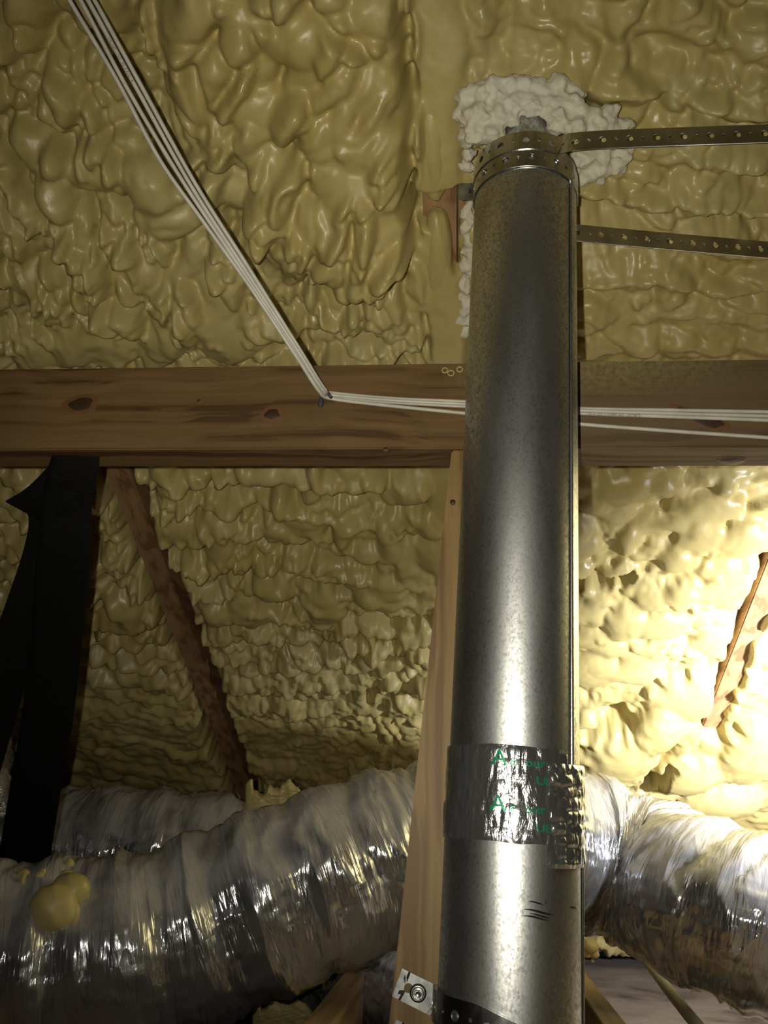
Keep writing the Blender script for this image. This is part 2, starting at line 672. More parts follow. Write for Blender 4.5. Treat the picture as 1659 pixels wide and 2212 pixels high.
def ball(px, py, rx, ry, H, h0=.03, ang=0.0, p=.5, mode='max', wobble=.0, seed=1):
    """a lobe at image place px,py (metres from pixel sizes at its own distance) added to the foam"""
    global HH
    u0, v0, t = at_uv(px, py, h0+H*.7)
    k = t/F
    # slope foreshortening of the sloping surface along v
    u1, v1, _ = at_uv(px, py+ry, h0+H*.7)
    a = rx*k
    b = max(abs(v1-v0), .004)
    du, dv = UU-u0, VV-v0
    box = (abs(du) < 1.6*max(a, b)) & (abs(dv) < 1.6*max(a, b))
    if not box.any():
        return
    du, dv = du[box], dv[box]
    ca, sa = cos(ang), sin(ang)
    x = (du*ca+dv*sa)/a
    y = (-du*sa+dv*ca)/b
    d2 = x*x+y*y
    if wobble:
        d2 = d2*(1+wobble*vnoise(du*60+seed, dv*60, seed+300))
    prof = np.clip(1-d2, 0, 1)**p
    cur = HH[box]
    if mode == 'max':
        tgt = h0 + H*prof + .12*cur
        k_ = .004
        hh = np.clip(.5+.5*(tgt-cur)/k_, 0, 1)
        sm = cur*(1-hh)+tgt*hh + k_*hh*(1-hh)
        HH[box] = np.where(d2 < 1, sm, cur)
    else:
        HH[box] = cur + H*prof


def poly_mask(pts, soft=.01, h=0.0):
    """signed soft mask of an image-space outline laid on the roof"""
    q = np.array([at_uv(x, y, h)[:2] for x, y in pts])
    return sd_poly(UU, VV, q), q


def sd_poly(X, Y, q):
    d = np.full(X.shape, 1e9)
    s = np.ones(X.shape)
    n = len(q)
    for i in range(n):
        j = (i-1) % n
        ex, ey = q[j][0]-q[i][0], q[j][1]-q[i][1]
        wx, wy = X-q[i][0], Y-q[i][1]
        t = np.clip((wx*ex+wy*ey)/(ex*ex+ey*ey+1e-12), 0, 1)
        d = np.minimum(d, (wx-ex*t)**2+(wy-ey*t)**2)
        c1, c2, c3 = Y >= q[i][1], Y < q[j][1], ex*wy > ey*wx
        s = np.where((c1 & c2 & c3) | (~c1 & ~c2 & ~c3), -s, s)
    return s*np.sqrt(d)          # negative inside


# the big sagging mass left of the rafter
sd, _ = poly_mask([(380, -120), (385, 60), (372, 290), (395, 430), (520, 500), (600, 560), (690, 600), (760, 640), (815, 640), (880, 560),
                   (900, 420), (880, 250), (878, 100), (872, -120)], h=.045)
sd = sd + .010*fbm(UU*18, VV*18, 201, 2)
HH += .050*sstep(.022, -.030, sd) * (.85+.25*vnoise(UU*9, VV*9, 203))
# its shelves and lobes
for b in [(650, 85, 105, 70, .030, .055), (520, 20, 70, 60, .030, .055), (800, 30, 90, 70, .026, .055), (450, 110, 60, 36, .02, .05),
          (430, 200, 55, 75, .016, .05), (760, 190, 110, 60, .012, .06), (800, 330, 90, 70, .018, .06), (700, 300, 36, 62, .016, .062),
          (740, 260, 30, 70, .015, .062), (560, 240, 70, 60, .016, .055), (780, 420, 95, 55, .020, .062), (690, 480, 60, 38, .020, .06),
          (645, 510, 62, 50, .026, .05), (850, 500, 58, 70, .024, .045), (780, 590, 62, 66, .030, .05), (840, 430, 44, 60, .016, .055),
          (560, 330, 60, 34, .010, .055), (450, 300, 40, 45, .012, .045)]:
    ball(*b, wobble=.25, seed=int(b[0]))
for b in [(742, 640, 17, 30, .030, .055), (798, 640, 17, 36, .034, .055), (690, 515, 22, 26, .022, .068)]:
    ball(*b, p=.8)
# lumps in the far-left corner of the near bay
for b in [(104, 366, 31, 36, .034, .03), (108, 435, 44, 54, .036, .028), (205, 375, 85, 44, .020, .024), (320, 415, 58, 66, .034, .03),
          (60, 330, 45, 50, .018, .02), (360, 480, 66, 50, .020, .025), (40, 500, 60, 60, .015, .02), (140, 525, 60, 30, .014, .022)]:
    ball(*b, wobble=.08, seed=int(b[0]))
for i in range(46):     # slanting sausages under them
    r = random.random
    x, y = 20+r()*560, 560+r()*200
    ball(x, y, 26+r()*26, 40+r()*34, .013+r()*.010, .012+.008*r(), ang=.55+.3*r(), wobble=.12, seed=i)
# lobes beyond the beam right up under it
for i in range(60):
    r = random.random
    x, y = 230+r()*720, 1015+(r()**1.5)*330
    ball(x, y, 20+r()*34, 16+r()*26, .016+r()*.020, .000+.012*r(), wobble=.15, seed=i+90)
for i in range(50):
    r = random.random
    x, y = 1235+r()*430, 1015+r()*480
    ball(x, y, 26+r()*46, 16+r()*22, .008+r()*.010, -.002+.008*r(), wobble=.15, seed=i+190)
for i in range(26):
    r = random.random
    x, y = 760+r()*180, 1350+r()*190
    ball(x, y, 12+r()*10, 10+r()*9, .011, .006, seed=i+400)
ball(800, 1400, 9, 34, .03, .0, p=.9)
for b in [(1330, 1660, 95, 55, .050, .02), (1420, 1600, 60, 40, .035, .02), (1260, 1590, 45, 30, .030, .02), (1490, 1690, 80, 40, .035, .02),
          (1250, 1650, 26, 35, .03, .02), (1560, 1750, 90, 30, .03, .02), (1620, 1650, 70, 60, .03, .02), (1500, 1520, 110, 40, .02, .01)]:
    ball(*b, wobble=.2, seed=int(b[0]))


def groove(pts, w, depth, h=0.0, seed=1, rag=.5):
    global HH
    q = np.array([at_uv(x, y, h)[:2] for x, y in pts])
    dmin = np.full(UU.shape, 9.0)
    for a, b in zip(q[:-1], q[1:]):
        ex, ey = b-a
        t = np.clip(((UU-a[0])*ex+(VV-a[1])*ey)/(ex*ex+ey*ey), 0, 1)
        dmin = np.minimum(dmin, np.hypot(UU-a[0]-ex*t, VV-a[1]-ey*t))
    ww = w*(1+rag*fbm(UU*40, VV*40, seed, 3))
    HH -= depth*(1-sstep(ww*.5, ww, dmin))


# the crevice down the left flank of the centre rafter, the slits in the right bay
groove([(872, -60), (878, 180), (890, 400), (905, 520)], .008, .04, .03, 5, .3)
groove([(922, 690), (930, 780)], .0045, .022, .02, 5, .3)
groove([(1230, 1258), (1290, 1256), (1320, 1248), (1350, 1243)], .016, .09, .0, 9, 1.0)
groove([(1225, 1552), (1290, 1542), (1340, 1530)], .020, .05, .0, 12, .5)
groove([(1440, 1660), (1400, 1720)], .016, .07, .03, 13, .8)

# bare wood: foam pulled back off the rafters
edge = .016*fbm(UU*9, VV*9, 301, 3) + .004*fbm(UU*50, VV*50, 305, 2)


def strip(u0, u1, v0, v1, ragged=1.0, depth=.045, bend=None):
    global HH
    uc = UU + ragged*edge
    if bend is not None:
        uc = uc - bend
    m = sstep(u0-.006, u0+.003, uc)*(1-sstep(u1-.003, u1+.006, uc))
    vm = VV + ragged*1.5*edge
    m = m*sstep(v0-.015, v0+.01, vm)*(1-sstep(v1-.02, v1+.02, vm))
    HH = HH*(1-m) + (-depth)*m


strip(-.568, -.500, 1.10, 2.2, .8)
strip(.470, .512, 1.33, 1.80, 1.0, .05)
# bare patch on the centre rafter
sdp, _ = poly_mask([(908, 405), (925, 420), (960, 415), (992, 395), (992, 480), (990, 565), (975, 520), (950, 470), (920, 462), (908, 470)], h=.0)
HH = np.where(sdp < .004, HH*0-.012, HH)
HH = np.maximum(HH, -.10)
for _ in range(1):                # the foam skin is smooth: soften the crumbs a little
    for axis_ in (0, 1):
        HH = .25*np.roll(HH, 1, axis_) + .5*HH + .25*np.roll(HH, -1, axis_)
ddir = np.array([0, -DK, -1.0])
V3 = np.stack([U0, V0, roof_z(V0)], -1) + HH[..., None]*ddir
ceil = link('ceiling', mesh_np('ceiling', V3.reshape(-1, 3), grid_quads(len(vs), len(us)), mat=M['foam']))
tag(ceil, 'lumpy yellow spray foam covering the sloping roof underside', None, None, 'structure')
# roof deck behind the foam
rd = link('roof_deck', prism_mesh('roof_deck', np.array([-2.3, .15, roof_z(.15)])+NRM*.142, np.array([-2.3, 3.1, roof_z(3.1)])+NRM*.142, (1, 0, 0), 4.2, NRM, .012, M['rafter'], 0))
rd['kind'] = 'structure'
rd.name = 'ceiling_deck'

# three burst bubbles where the foam skin meets the beam
for bx_, by_, br_ in ((961, 800, 6), (974, 806, 6.5), (993, 798, 6)):
    c_ = PY(bx_, by_, .760)
    k_ = br_*.86/F
    t_ = np.linspace(0, 2*pi, 20)
    pr_ = c_ + np.stack([np.cos(t_)*k_, 0*t_, np.sin(t_)*k_], 1)
    link('foam_bubble', tube_mesh('foam_bubble', pr_, .0007, 8, M['foam'], up=(0, 1, 0.01), caps=False), ceil)

# two smooth drips along the centre rafter, parts of the foam


def blob_mesh(name, c, rx, ry, rz, mat, wob=.1, seed=0, n=28, axis=None, pw=1.0):
    th = np.linspace(0, pi, n)
    ph = np.linspace(0, 2*pi, n*2, endpoint=False)
    T, Ph = np.meshgrid(th, ph, indexing='ij')
    st_ = np.sin(T)**pw
    x, y, z = st_*np.cos(Ph), st_*np.sin(Ph), np.cos(T)
    w = 1+wob*(fbm(x*1.4+z*1.1+seed*3.3, y*1.4-z*.9+seed, seed, 3))
    L = np.stack([x*w*rx, y*w*ry, z*w*rz], -1)
    if axis is not None:
        a = np.array(axis, float)
        a /= np.linalg.norm(a)
        s = np.cross(a, [0, -1, -.3])
        s /= np.linalg.norm(s)
        t = np.cross(s, a)
        L = L[..., 0:1]*s + L[..., 1:2]*t + L[..., 2:3]*a
    return mesh_np(name, (np.array(c)+L).reshape(-1, 3), grid_quads(n, 2*n, True), mat=mat)


def drip(x0, y0, x1, y1, wpx, thick, seed):
    a, t = roofpt(x0, y0, .006)
    b, t2 = roofpt(x1, y1, .006)
    me = blob_mesh('foam_drip', (a+b)/2, wpx*t/F, thick, np.linalg.norm(b-a)/2*1.02, M['foam'], .09, seed, 34, axis=b-a, pw=.65)
    return link('foam_drip', me, ceil)


drip(934, 205, 940, 425, 37, .020, 3)
drip(944, 455, 948, 652, 33, .021, 5)

# ------------------------------------------------------------------ floor (drywall between joists)
fl = link('floor', mesh_np('floor', *(lambda X, Y: (np.stack([X, Y, .035+.006*fbm(X*5, Y*5, 5, 3)], -1).reshape(-1, 3), grid_quads(60, 60)))(
    *np.meshgrid(np.linspace(-2.3, 1.9, 60), np.linspace(-1.0, 3.3, 60))), mat=M['drywall']))
tag(fl, 'stained grey-brown drywall between the ceiling joists', None, None, 'structure')

JZ = .172
# joists run away from the viewer
for (px, py, lab) in [(1282, 2150, 'tan floor joist with foam beads, right of the vent pipe foot'),
                      (700, 2190, 'pinkish tan floor joist under the ducts, left of the post')]:
    c = PZ(px, py, JZ)
    root = link('floor_joist', box_mesh('floor_joist', (c[0]-.019, .25, .035), (c[0]+.019, 2.78, JZ), M['joist'], .0015))
    tag(root, lab, 'joist')
JR = PZ(1282, 2150, JZ)
JL = PZ(700, 2190, JZ)

# ------------------------------------------------------------------ tie beam and post
BY = .762
zb0 = PY(829, 969, BY)[2]
zb1 = PY(829, 786, BY)[2]
BT = .046
beam = thing('tie_beam', (0, BY+BT/2, zb0), 'knotty brown timber tie beam spanning the whole view under the foam', 'beam')
link('timber', box_mesh('timber', (-1.5, BY, zb0), (1.2, BY+BT, zb1), M['beam'], .0015), beam)


def knot(px, py, rx, ry, parent, plane='front', ring=1.45, ang=0.0, pointy=0.0):
    if plane == 'front':
        c = PY(px, py, BY-.0002)
        ex, ey, nn = np.array([1, 0, 0.]), np.array([0, 0, 1.]), np.array([0, -1., 0])
    else:
        c = PZ(px, py, zb0-.0002)
        ex, ey, nn = np.array([1, 0, 0.]), np.array([0, 1., 0]), np.array([0, 0, -1.])
    k = np.linalg.norm(c-CAM)/F
    ey_s = 1.12 if plane == 'front' else 2.4
    out = []
    for nm, sc, mt, lift in (('knot_ring', ring, M['knot_ring'], .0003), ('knot', 1.0, M['knot'], .0007)):
        n = 28
        th = np.linspace(0, 2*pi, n, endpoint=False)
        rr = 1+.07*np.sin(3*th+px)+.05*np.sin(5*th+py)
        X = np.cos(th)*rx*k*sc*rr
        X = np.where(X < 0, X*(1+pointy*np.abs(np.cos(th))), X)
        Yv = np.sin(th)*ry*k*sc*rr*ey_s*(1-pointy*.4*(np.cos(th) < 0)*np.abs(np.cos(th)))
        ca, sa = cos(ang), sin(ang)
        X, Yv = X*ca-Yv*sa, X*sa+Yv*ca
        rim = c + X[:, None]*ex + Yv[:, None]*ey
        top = c + .8*(X[:, None]*ex + Yv[:, None]*ey) + nn*lift
        V = np.vstack([rim, top, [c+nn*lift*1.1]])
        Q = [(i, (i+1) % n, n+(i+1) % n, n+i) for i in range(n)] + [(n+i, n+(i+1) % n, 2*n) for i in range(n)]
        out.append(mesh_np(nm, V, Q, mat=mt))
    link('knot_ring', out[0], parent)
    return link('knot', out[1], parent)


knot(175, 873, 27, 14, beam, ang=.15)
knot(588, 895, 18, 12, beam, ang=-.05)
knot(430, 866, 4, 3, beam)
knot(833, 970, 5, 4, beam, ring=1.2)
knot(1520, 905, 44, 14, beam, ang=-.42, ring=1.2, pointy=.3)
knot(1586, 996, 20, 8, beam, 'under', 1.12, pointy=.6)

A = PY(976, 968, BY+.003)
Bq = PY(843, 2185, BY+.003)
pdir = (Bq-A)/(Bq[2]-A[2])
pa = A + pdir*(zb0-.0005-A[2])
pb = A + pdir*(.172-A[2])
post = thing('timber_post', (pb[0], pb[1], .035), 'slim tan timber post standing left of the vent pipe', 'post')
pb2 = A + pdir*(.036-A[2])
link('timber', prism_mesh('timber', pa, pb2, (1, 0, 0), .0385, (0, 1, 0), .042, M['post'], .0015), post)
kc = PY(978, 1085, BY+.002)
th = np.linspace(0, 2*pi, 16, endpoint=False)
link('nail_head', mesh_np('nail_head', np.vstack([kc+np.stack([np.cos(th)*.0026, th*0-.0002, np.sin(th)*.003], 1), kc+np.stack([np.cos(th)*.0022, th*0-.001, np.sin(th)*.0026], 1), [kc+np.array([0, -.0011, 0])]]),
     [(i, (i+1) % 16, 16+(i+1) % 16, 16+i) for i in range(16)]+[(16+i, 16+(i+1) % 16, 32) for i in range(16)], mat=M['knot']), post)

# ------------------------------------------------------------------ vent pipe
R0 = .0510
PA = np.array([.0335, .7035, .378])
PB = np.array([.0600, .7035, 1.126])
ax = (PB-PA)/np.linalg.norm(PB-PA)


def pipe_c(z):
    return PA + ax*((z-PA[2])/ax[2])


ex = np.cross([0, 1, 0], ax)
ex /= np.linalg.norm(ex)
if ex[0] < 0:
    ex = -ex
ey = np.cross(ax, ex)
if ey[1] > 0:
    ey = -ey                      # towards the viewer


def cyl(z, a, r):
    """a = angle to the right of the viewer-facing side"""
    return pipe_c(z) + r*(np.sin(a)*ex + np.cos(a)*ey)


def z_at(py, r=R0, a=0.0):
    lo, hi = .0, 1.4
    for _ in range(50):
        m = (lo+hi)/2
        v = cyl(m, a, r)-CAM
        if 1106-F*(v@UP)/(v@FW) < py:
            hi = m
        else:
            lo = m
    return lo


def shell(name, prof, mat, n=96, a0=0, a1=2*pi, dent=0.0, seed=0):
    full = abs(a1-a0-2*pi) < 1e-6
    th = np.linspace(a0, a1, n, endpoint=not full)
    V = []
    for z, r in prof:
        rr = r*(1+dent*np.array([float(vnoise(np.array(3*cos(t)+z*6), np.array(3*sin(t)+z*3), seed)) for t in th]))
        V.append(pipe_c(z) + rr[:, None]*(np.sin(th)[:, None]*ex + np.cos(th)[:, None]*ey))
    return mesh_np(name, np.vstack(V), grid_quads(len(prof), n, full), mat=mat)


pipe = thing('vent_pipe', tuple(pipe_c(.04)), 'galvanised round metal vent pipe rising through the spray foam', 'pipe')
zj = z_at(1665)
zt = z_at(305)
up_prof = [(zj-.03, R0)] + [(z, R0) for z in np.linspace(zj, zt, 24)] + [(zt+.002, R0-.001), (zt+.002, R0-.011), (zt+.02, R0-.012), (zt+.12, R0-.012)]
link('upper_section', shell('upper_section', up_prof, M['galv'], 128, dent=.002), pipe)
lo_prof = [(.035, R0+.0012)] + [(z, R0+.0012) for z in np.linspace(.05, zj-.004, 24)] + [(zj, R0+.0012), (zj+.0005, R0)]
link('lower_section', shell('lower_section', lo_prof, M['galv'], 128, dent=.002, seed=3), pipe)


def seam(a, z0, z1, w, lift, nm, mat, off=0.0):
    zz = np.linspace(z0, z1, 30)
    V = []
    for z in zz:
        for da, l in ((-w/2, -.0003), (-w/2+.004, lift), (w/2-.004, lift), (w/2, -.0003)):
            V.append(cyl(z, a+da, R0+off+l))
    return link(nm, mesh_np(nm, V, grid_quads(30, 4), mat=mat, smooth=False), pipe)


seam(.99, zj, zt-.012, .115, .0015, 'lock_seam', M['galv'])
seam(.925, zj, zt-.012, .018, .0005, 'seam_groove', M['seam'])
seam(1.075, zj, zt-.012, .014, .0005, 'seam_groove', M['seam'])
seam(1.38, .05, zj-.004, .09, .0016, 'lock_seam', M['galv'], .0012)
seam(1.30, .05, zj-.004, .016, .0006, 'seam_groove', M['seam'], .0012)


for (py_, a0_, a1_, w_) in ((1948, .18, .40, .0006), (1966, .12, .55, .0008), (1974, .20, .50, .0006), (1980, .10, .48, .0007), (1958, .85, 1.05, .0008)):
    zz_ = z_at(py_)
    aa_ = np.linspace(a0_, a1_, 10)
    wv_ = w_*np.sin(np.linspace(.15, pi-.15, 10))
    Vs_ = [cyl(zz_+.0012*sin(9*a)+sg*w, a, R0+.0013) for a, w in zip(aa_, wv_) for sg in (-1, 1)]
    link('scuff_mark', mesh_np('scuff_mark', Vs_, grid_quads(10, 2), mat=M['seam']), pipe)


def tape(nm, a0, a1, z0, z1, lift, seed, amp=.0012, label=None, fold=1.0):
    na, nz_ = int((a1-a0)/.018)+2, int((z1-z0)/.0011)+2
    aa = np.linspace(a0, a1, na)
    zz = np.linspace(z0, z1, nz_)
    Az, Zz = np.meshgrid(aa, zz)
    s = Az*R0
    cr = np.abs(vnoise(s*55, Zz*16, seed))*.6 + np.abs(vnoise(s*120, Zz*50, seed+3))*.35 + np.abs(vnoise(s*150, Zz*120, seed+7))*.4*fold + np.abs(vnoise(s*260, Zz*200, seed+8))*.2*(fold-1)
    e = np.minimum(np.minimum(Az-a0, a1-Az)*R0, np.minimum(Zz-z0, z1-Zz))
    rr = R0+.0013+lift + amp*(cr-.3)*np.clip(e/.003, 0, 1)
    za = Zz + .0009*vnoise(s*60, Zz*0+seed, seed+11)
    aw = Az + .010*vnoise(Zz*60, s*0+seed, seed+12)
    V = PA[None, None] + ax*((za-PA[2])/ax[2])[..., None] + rr[..., None]*(np.sin(aw)[..., None]*ex + np.cos(aw)[..., None]*ey)
    o = link(nm, mesh_np(nm, V.reshape(-1, 3), grid_quads(nz_, na), mat=M['tape']), pipe)
    if label:
        o['label'] = label
    return o


t1 = tape('foil_tape', -1.9, .80, z_at(1752), z_at(1610), .0006, 41, .0011, 'upper wrap of shiny foil tape with green print')
t2 = tape('foil_tape', -1.9, .80, z_at(1822), z_at(1736), .0012, 47, .0012, 'lower wrap of shiny foil tape with green print')
t3 = tape('foil_tape', .42, 1.75, z_at(1868), z_at(1640), .0022, 53, .0018, 'crumpled vertical patch of foil tape over the seam', 2.0)


def text_mesh(txt, size):
    cu = bpy.data.curves.new('t', 'FONT')
    cu.body = txt
    cu.size = size
    cu.resolution_u = 2
    ob = bpy.data.objects.new('t', cu)
    COL.objects.link(ob)
    dg = bpy.context.evaluated_depsgraph_get()
    me = bpy.data.meshes.new_from_object(ob.evaluated_get(dg))
    bpy.data.objects.remove(ob)
    co = np.zeros(len(me.vertices)*3, np.float32)
    me.vertices.foreach_get('co', co)
    return me, co.reshape(-1, 3)


def print_on_pipe(txt, a_left, z_base, size, parent, lift, sx=1.0, zs=1.0):
    me, co = text_mesh(txt, size)
    bm = bmesh.new()
    bm.from_mesh(me)
    for _ in range(1):
        bmesh.ops.subdivide_edges(bm, edges=bm.edges[:], cuts=1)
    bmesh.ops.triangulate(bm, faces=bm.faces[:])
    for v in bm.verts:
        a = a_left + v.co.x*sx/R0
        v.co = Vector(cyl(z_base+v.co.y*zs, a, R0+.0013+lift))
    bm.to_mesh(me)
    bm.free()
    me.materials.clear()
    me.materials.append(M['green'])
    o = link('printed_mark', me, pipe)
    o.parent = parent
    o.location = tuple(-(np.array(pipe.location)+np.array(parent.location))) if False else (0, 0, 0)
    return o


for (tp, py, lf) in ((t1, 1655, .0018), (t2, 1755, .0026)):
    zb = z_at(py)
    print_on_pipe('A', -.36, zb, .017, tp, lf, 1.0, .95)
    print_on_pipe('UL', .26, zb-.012, .008, tp, lf, 1.3)
    print_on_pipe('c  our', -.10, zb+.000, .009, tp, lf, 1.15)

# ------------------------------------------------------------------ perforated straps


def strap_mesh(name, path, wdir, width, mat, phase=0.0, th=.0009, skip=()):
    """path (n,3) dense; wdir (n,3) unit across-vectors; holes alternate large and small on half-inch centres"""
    d = np.r_[0, np.cumsum(np.linalg.norm(np.diff(path, axis=0), axis=1))]
    L = d[-1]
    pitch = .0127
    cells = []
    s = 0.0
    verts, faces = [], []

    def place(s_, t_):
        s_ = min(max(s_, 0), L)
        p = np.array([np.interp(s_, d, path[:, k]) for k in range(3)])
        w = np.array([np.interp(s_, d, wdir[:, k]) for k in range(3)])
        w /= np.linalg.norm(w)
        return p + w*t_
    n = 16
    N = int((L-phase)/pitch)
    sq = []
    for i in range(n):                       # square rim points matching the hole's points
        a = 2*pi*i/n + pi/n*0
        c_, s_ = cos(a), sin(a)
        m = max(abs(c_), abs(s_))
        sq.append((c_/m, s_/m))
    if phase > .0005:
        faces_add = [place(0, -width/2), place(phase, -width/2), place(phase, width/2), place(0, width/2)]
        b = len(verts)
        mid = [place(phase*.5, -width/2), place(phase*.5, width/2)]
        verts += faces_add
        faces.append((b, b+1, b+2, b+3))
    for k in range(N):
        sc = phase + (k+.5)*pitch
        r = .0036 if k % 2 == 0 else .0016
        b = len(verts)
        for i in range(n):
            a = 2*pi*i/n
            verts.append(place(sc+r*cos(a), r*sin(a)))
        for (x, y) in sq:
            verts.append(place(sc+x*pitch/2, y*width/2))
        for i in range(n):
            j = (i+1) % n
            faces.append((b+n+i, b+n+j, b+j, b+i))
    s0 = phase+N*pitch
    if L-s0 > .0005:
        b = len(verts)
        verts += [place(s0, -width/2), place(L, -width/2), place(L, width/2), place(s0, width/2)]
        faces.append((b, b+1, b+2, b+3))
    bm = bmesh.new()
    vv = [bm.verts.new(v) for v in verts]
    for f in faces:
        try:
            bm.faces.new([vv[i] for i in f])
        except ValueError:
            pass
    bmesh.ops.remove_doubles(bm, verts=bm.verts[:], dist=.00005)
    bmesh.ops.recalc_face_normals(bm, faces=bm.faces[:])
    geom = bmesh.ops.solidify(bm, geom=bm.faces[:], thickness=th)
    me = bpy.data.meshes.new(name)
    bm.to_mesh(me)
    bm.free()
    me.materials.append(mat)
    return me


SW = .0215
RS = R0+.0016


def ring_pts(z, a0, a1, n=40, r=RS, dz=0.0):
    aa = np.linspace(a0, a1, n)
    return np.array([cyl(z+dz*i/(n-1), a, r) for i, a in enumerate(aa)])


def strap_dirs(path, axis_hint):
    t = np.gradient(path, axis=0)
    t /= np.linalg.norm(t, axis=1)[:, None]
    h = np.array(axis_hint, float)
    w = h - (t@h)[:, None]*t
    return w/np.linalg.norm(w, axis=1)[:, None]


def make_strap(name, label, path, hint, phase):
    path, _ = resample(path, .002)
    w = strap_dirs(path, hint)
    root = thing(name, path[0], label, 'strap')
    link('strap_band', strap_mesh('strap_band', path, w, SW, M['strap'], phase), root)
    return root, path


zU = z_at(303, RS)
zL = z_at(338, RS)
# upper strap: screwed to the rafter at left, behind and round the front of the pipe, off to the right
end = P(1662, 289, .800)
end2 = end + (end-P(1300, 302, .803))*.9
ringU = ring_pts(zU, -1.70, .55, 50)
tang = P(1290, 303, .805)
path = np.vstack([ringU, catmull([ringU[-1], tang, end, end2], 12)[1:]])
su, pu = make_strap('hanger_strap', 'perforated metal strap round the pipe top running right, upper of the two', path, ax, .004)
# lower strap: hugs the front as a ring, leaves from the back to the right
ringL = ring_pts(zL, -pi-.1, 1.75, 70)
ringL2 = ring_pts(zL, 1.75, pi-.15, 20, RS+.001)
e1, e2 = P(1262, 505, .905), P(1662, 541, .920)
bk = cyl(zL, -pi-.35, RS)
path = np.vstack([catmull([e2+(e2-e1)*.5, e2, e1, bk], 10)[:-1], ringL])
sl, pl = make_strap('hanger_strap', 'perforated metal strap leaving behind the pipe to the right, lower of the two', path, ax, .006)
# bottom strap from the post across the pipe's foot


def foot_strap(dy, label, lx):
    p0, p1 = PY(lx, 2122+dy, BY-.001), PY(945, 2165+dy, BY-.001)
    a = [p0, p1]
    zc = z_at(2206+dy, RS+.002, -.48)
    z1 = p1[2]
    rg = np.array([cyl(z_at(2206+dy+(t+.48)*(40 if t < -.48 else 90), RS+.002, t), t, RS+.0022) for t in np.linspace(-1.60, 1.5, 41)])
    path = np.vstack([np.linspace(p0, p1, 8), np.linspace(p1, rg[0], 10)[1:-1], rg])
    return make_strap('hanger_strap', label, path, ax, .0035)


sf, pf = foot_strap(0, 'perforated metal strap screwed to the post and crossing the pipe foot', 858)
sg, pg = foot_strap(112, 'perforated metal strap end just showing at the foot of the post', 846)


def screw(c, nrm, r, parent, washer=True):
    nrm = np.array(nrm, float)
    nrm /= np.linalg.norm(nrm)
    a = np.cross(nrm, [0, 0, 1.0])
    a /= np.linalg.norm(a)
    b = np.cross(nrm, a)

    def lathe(nm, prof, n, mat, par, smooth=True):
        th = np.linspace(0, 2*pi, n, endpoint=False)
        V = np.vstack([c + nrm*h + rr*(np.cos(th)[:, None]*a+np.sin(th)[:, None]*b) for rr, h in prof])
        return link(nm, mesh_np(nm, V, grid_quads(len(prof), n, True), mat=mat, smooth=smooth), par)
    if washer:
        s = lathe('screw', [(r*1.0, .0002), (r*1.0, .0016), (r*.86, .0026), (r*.84, .0024), (r*.58, .0022), (.00001, .0022)], 32, M['screw'], parent)
        lathe('screw_washer', [(r*1.16, 0), (r*1.16, .0009), (r*.9, .0011)], 32, M['washer'], s)
        lathe('screw_head', [(r*.58, .0018), (r*.56, .0062), (r*.48, .0070), (r*.4, .0066), (.00001, .0064)], 6, M['screw'], s, False)
    else:
        lathe('screw', [(r, .0), (r, .001), (r*.7, .0018), (.00001, .002)], 20, M['knot'], parent)


# fix nested parent offsets: children of children keep world coordinates because every mesh is in world space
i_s = np.argmin(np.abs(pf[:, 0]-PY(905, 2142, BY)[0]))
tt = pf[i_s+2]-pf[i_s-2]
screw(pf[i_s]+np.array([0, -.0012, 0]), (0, -1, 0), .0058, sf)
# the strap's tail, bent out flat and nailed beside the rafter
tc_ = PZ(1013, 413, zU)
n = 14
out = [(.010, -SW/2), (.010, SW/2)] + [(-.004+.004*cos(t)-.0035, (SW/2)*sin(t)) for t in np.linspace(pi/2, 3*pi/2, n)]
fr = np.array([tc_+np.array([1, .0, 0])*x+ax*z for x, z in out])
m_ = len(out)
Vt = np.vstack([fr, fr+np.array([0, .001, 0])])
tab = link('strap_tail', mesh_np('strap_tail', Vt, [tuple(range(m_)), tuple(range(2*m_-1, m_-1, -1))]+[(i, (i+1) % m_, (i+1) % m_+m_, i+m_) for i in range(m_)], mat=M['strap'], smooth=False), su)
screw(tc_+np.array([.001, -.0008, 0]), (0, -1, -.2), .0014, tab, False)

# ------------------------------------------------------------------ sheet-metal edge beside the rafter and the crumbly collar
ed = [roofpt(986, y, .012)[0] for y in (188, 300, 400, 480, 565)]
ep = np.array(ed)
V = []
for p in ep:
    for dx, dz in ((0, 0), (.0016, 0), (.0016, .05), (0, .05)):
        V.append(p+np.array([dx, 0, dz]))
o = link('flashing_edge', mesh_np('flashing_edge', V, [tuple(q) for q in grid_quads(len(ep), 4, True)]+[(0, 1, 2, 3), (16, 17, 18, 19)], mat=M['flash'], smooth=False))
tag(o, 'thin sheet-metal edge between the bare rafter patch and the white foam collar', 'flashing')


from mathutils import noise as mnoise


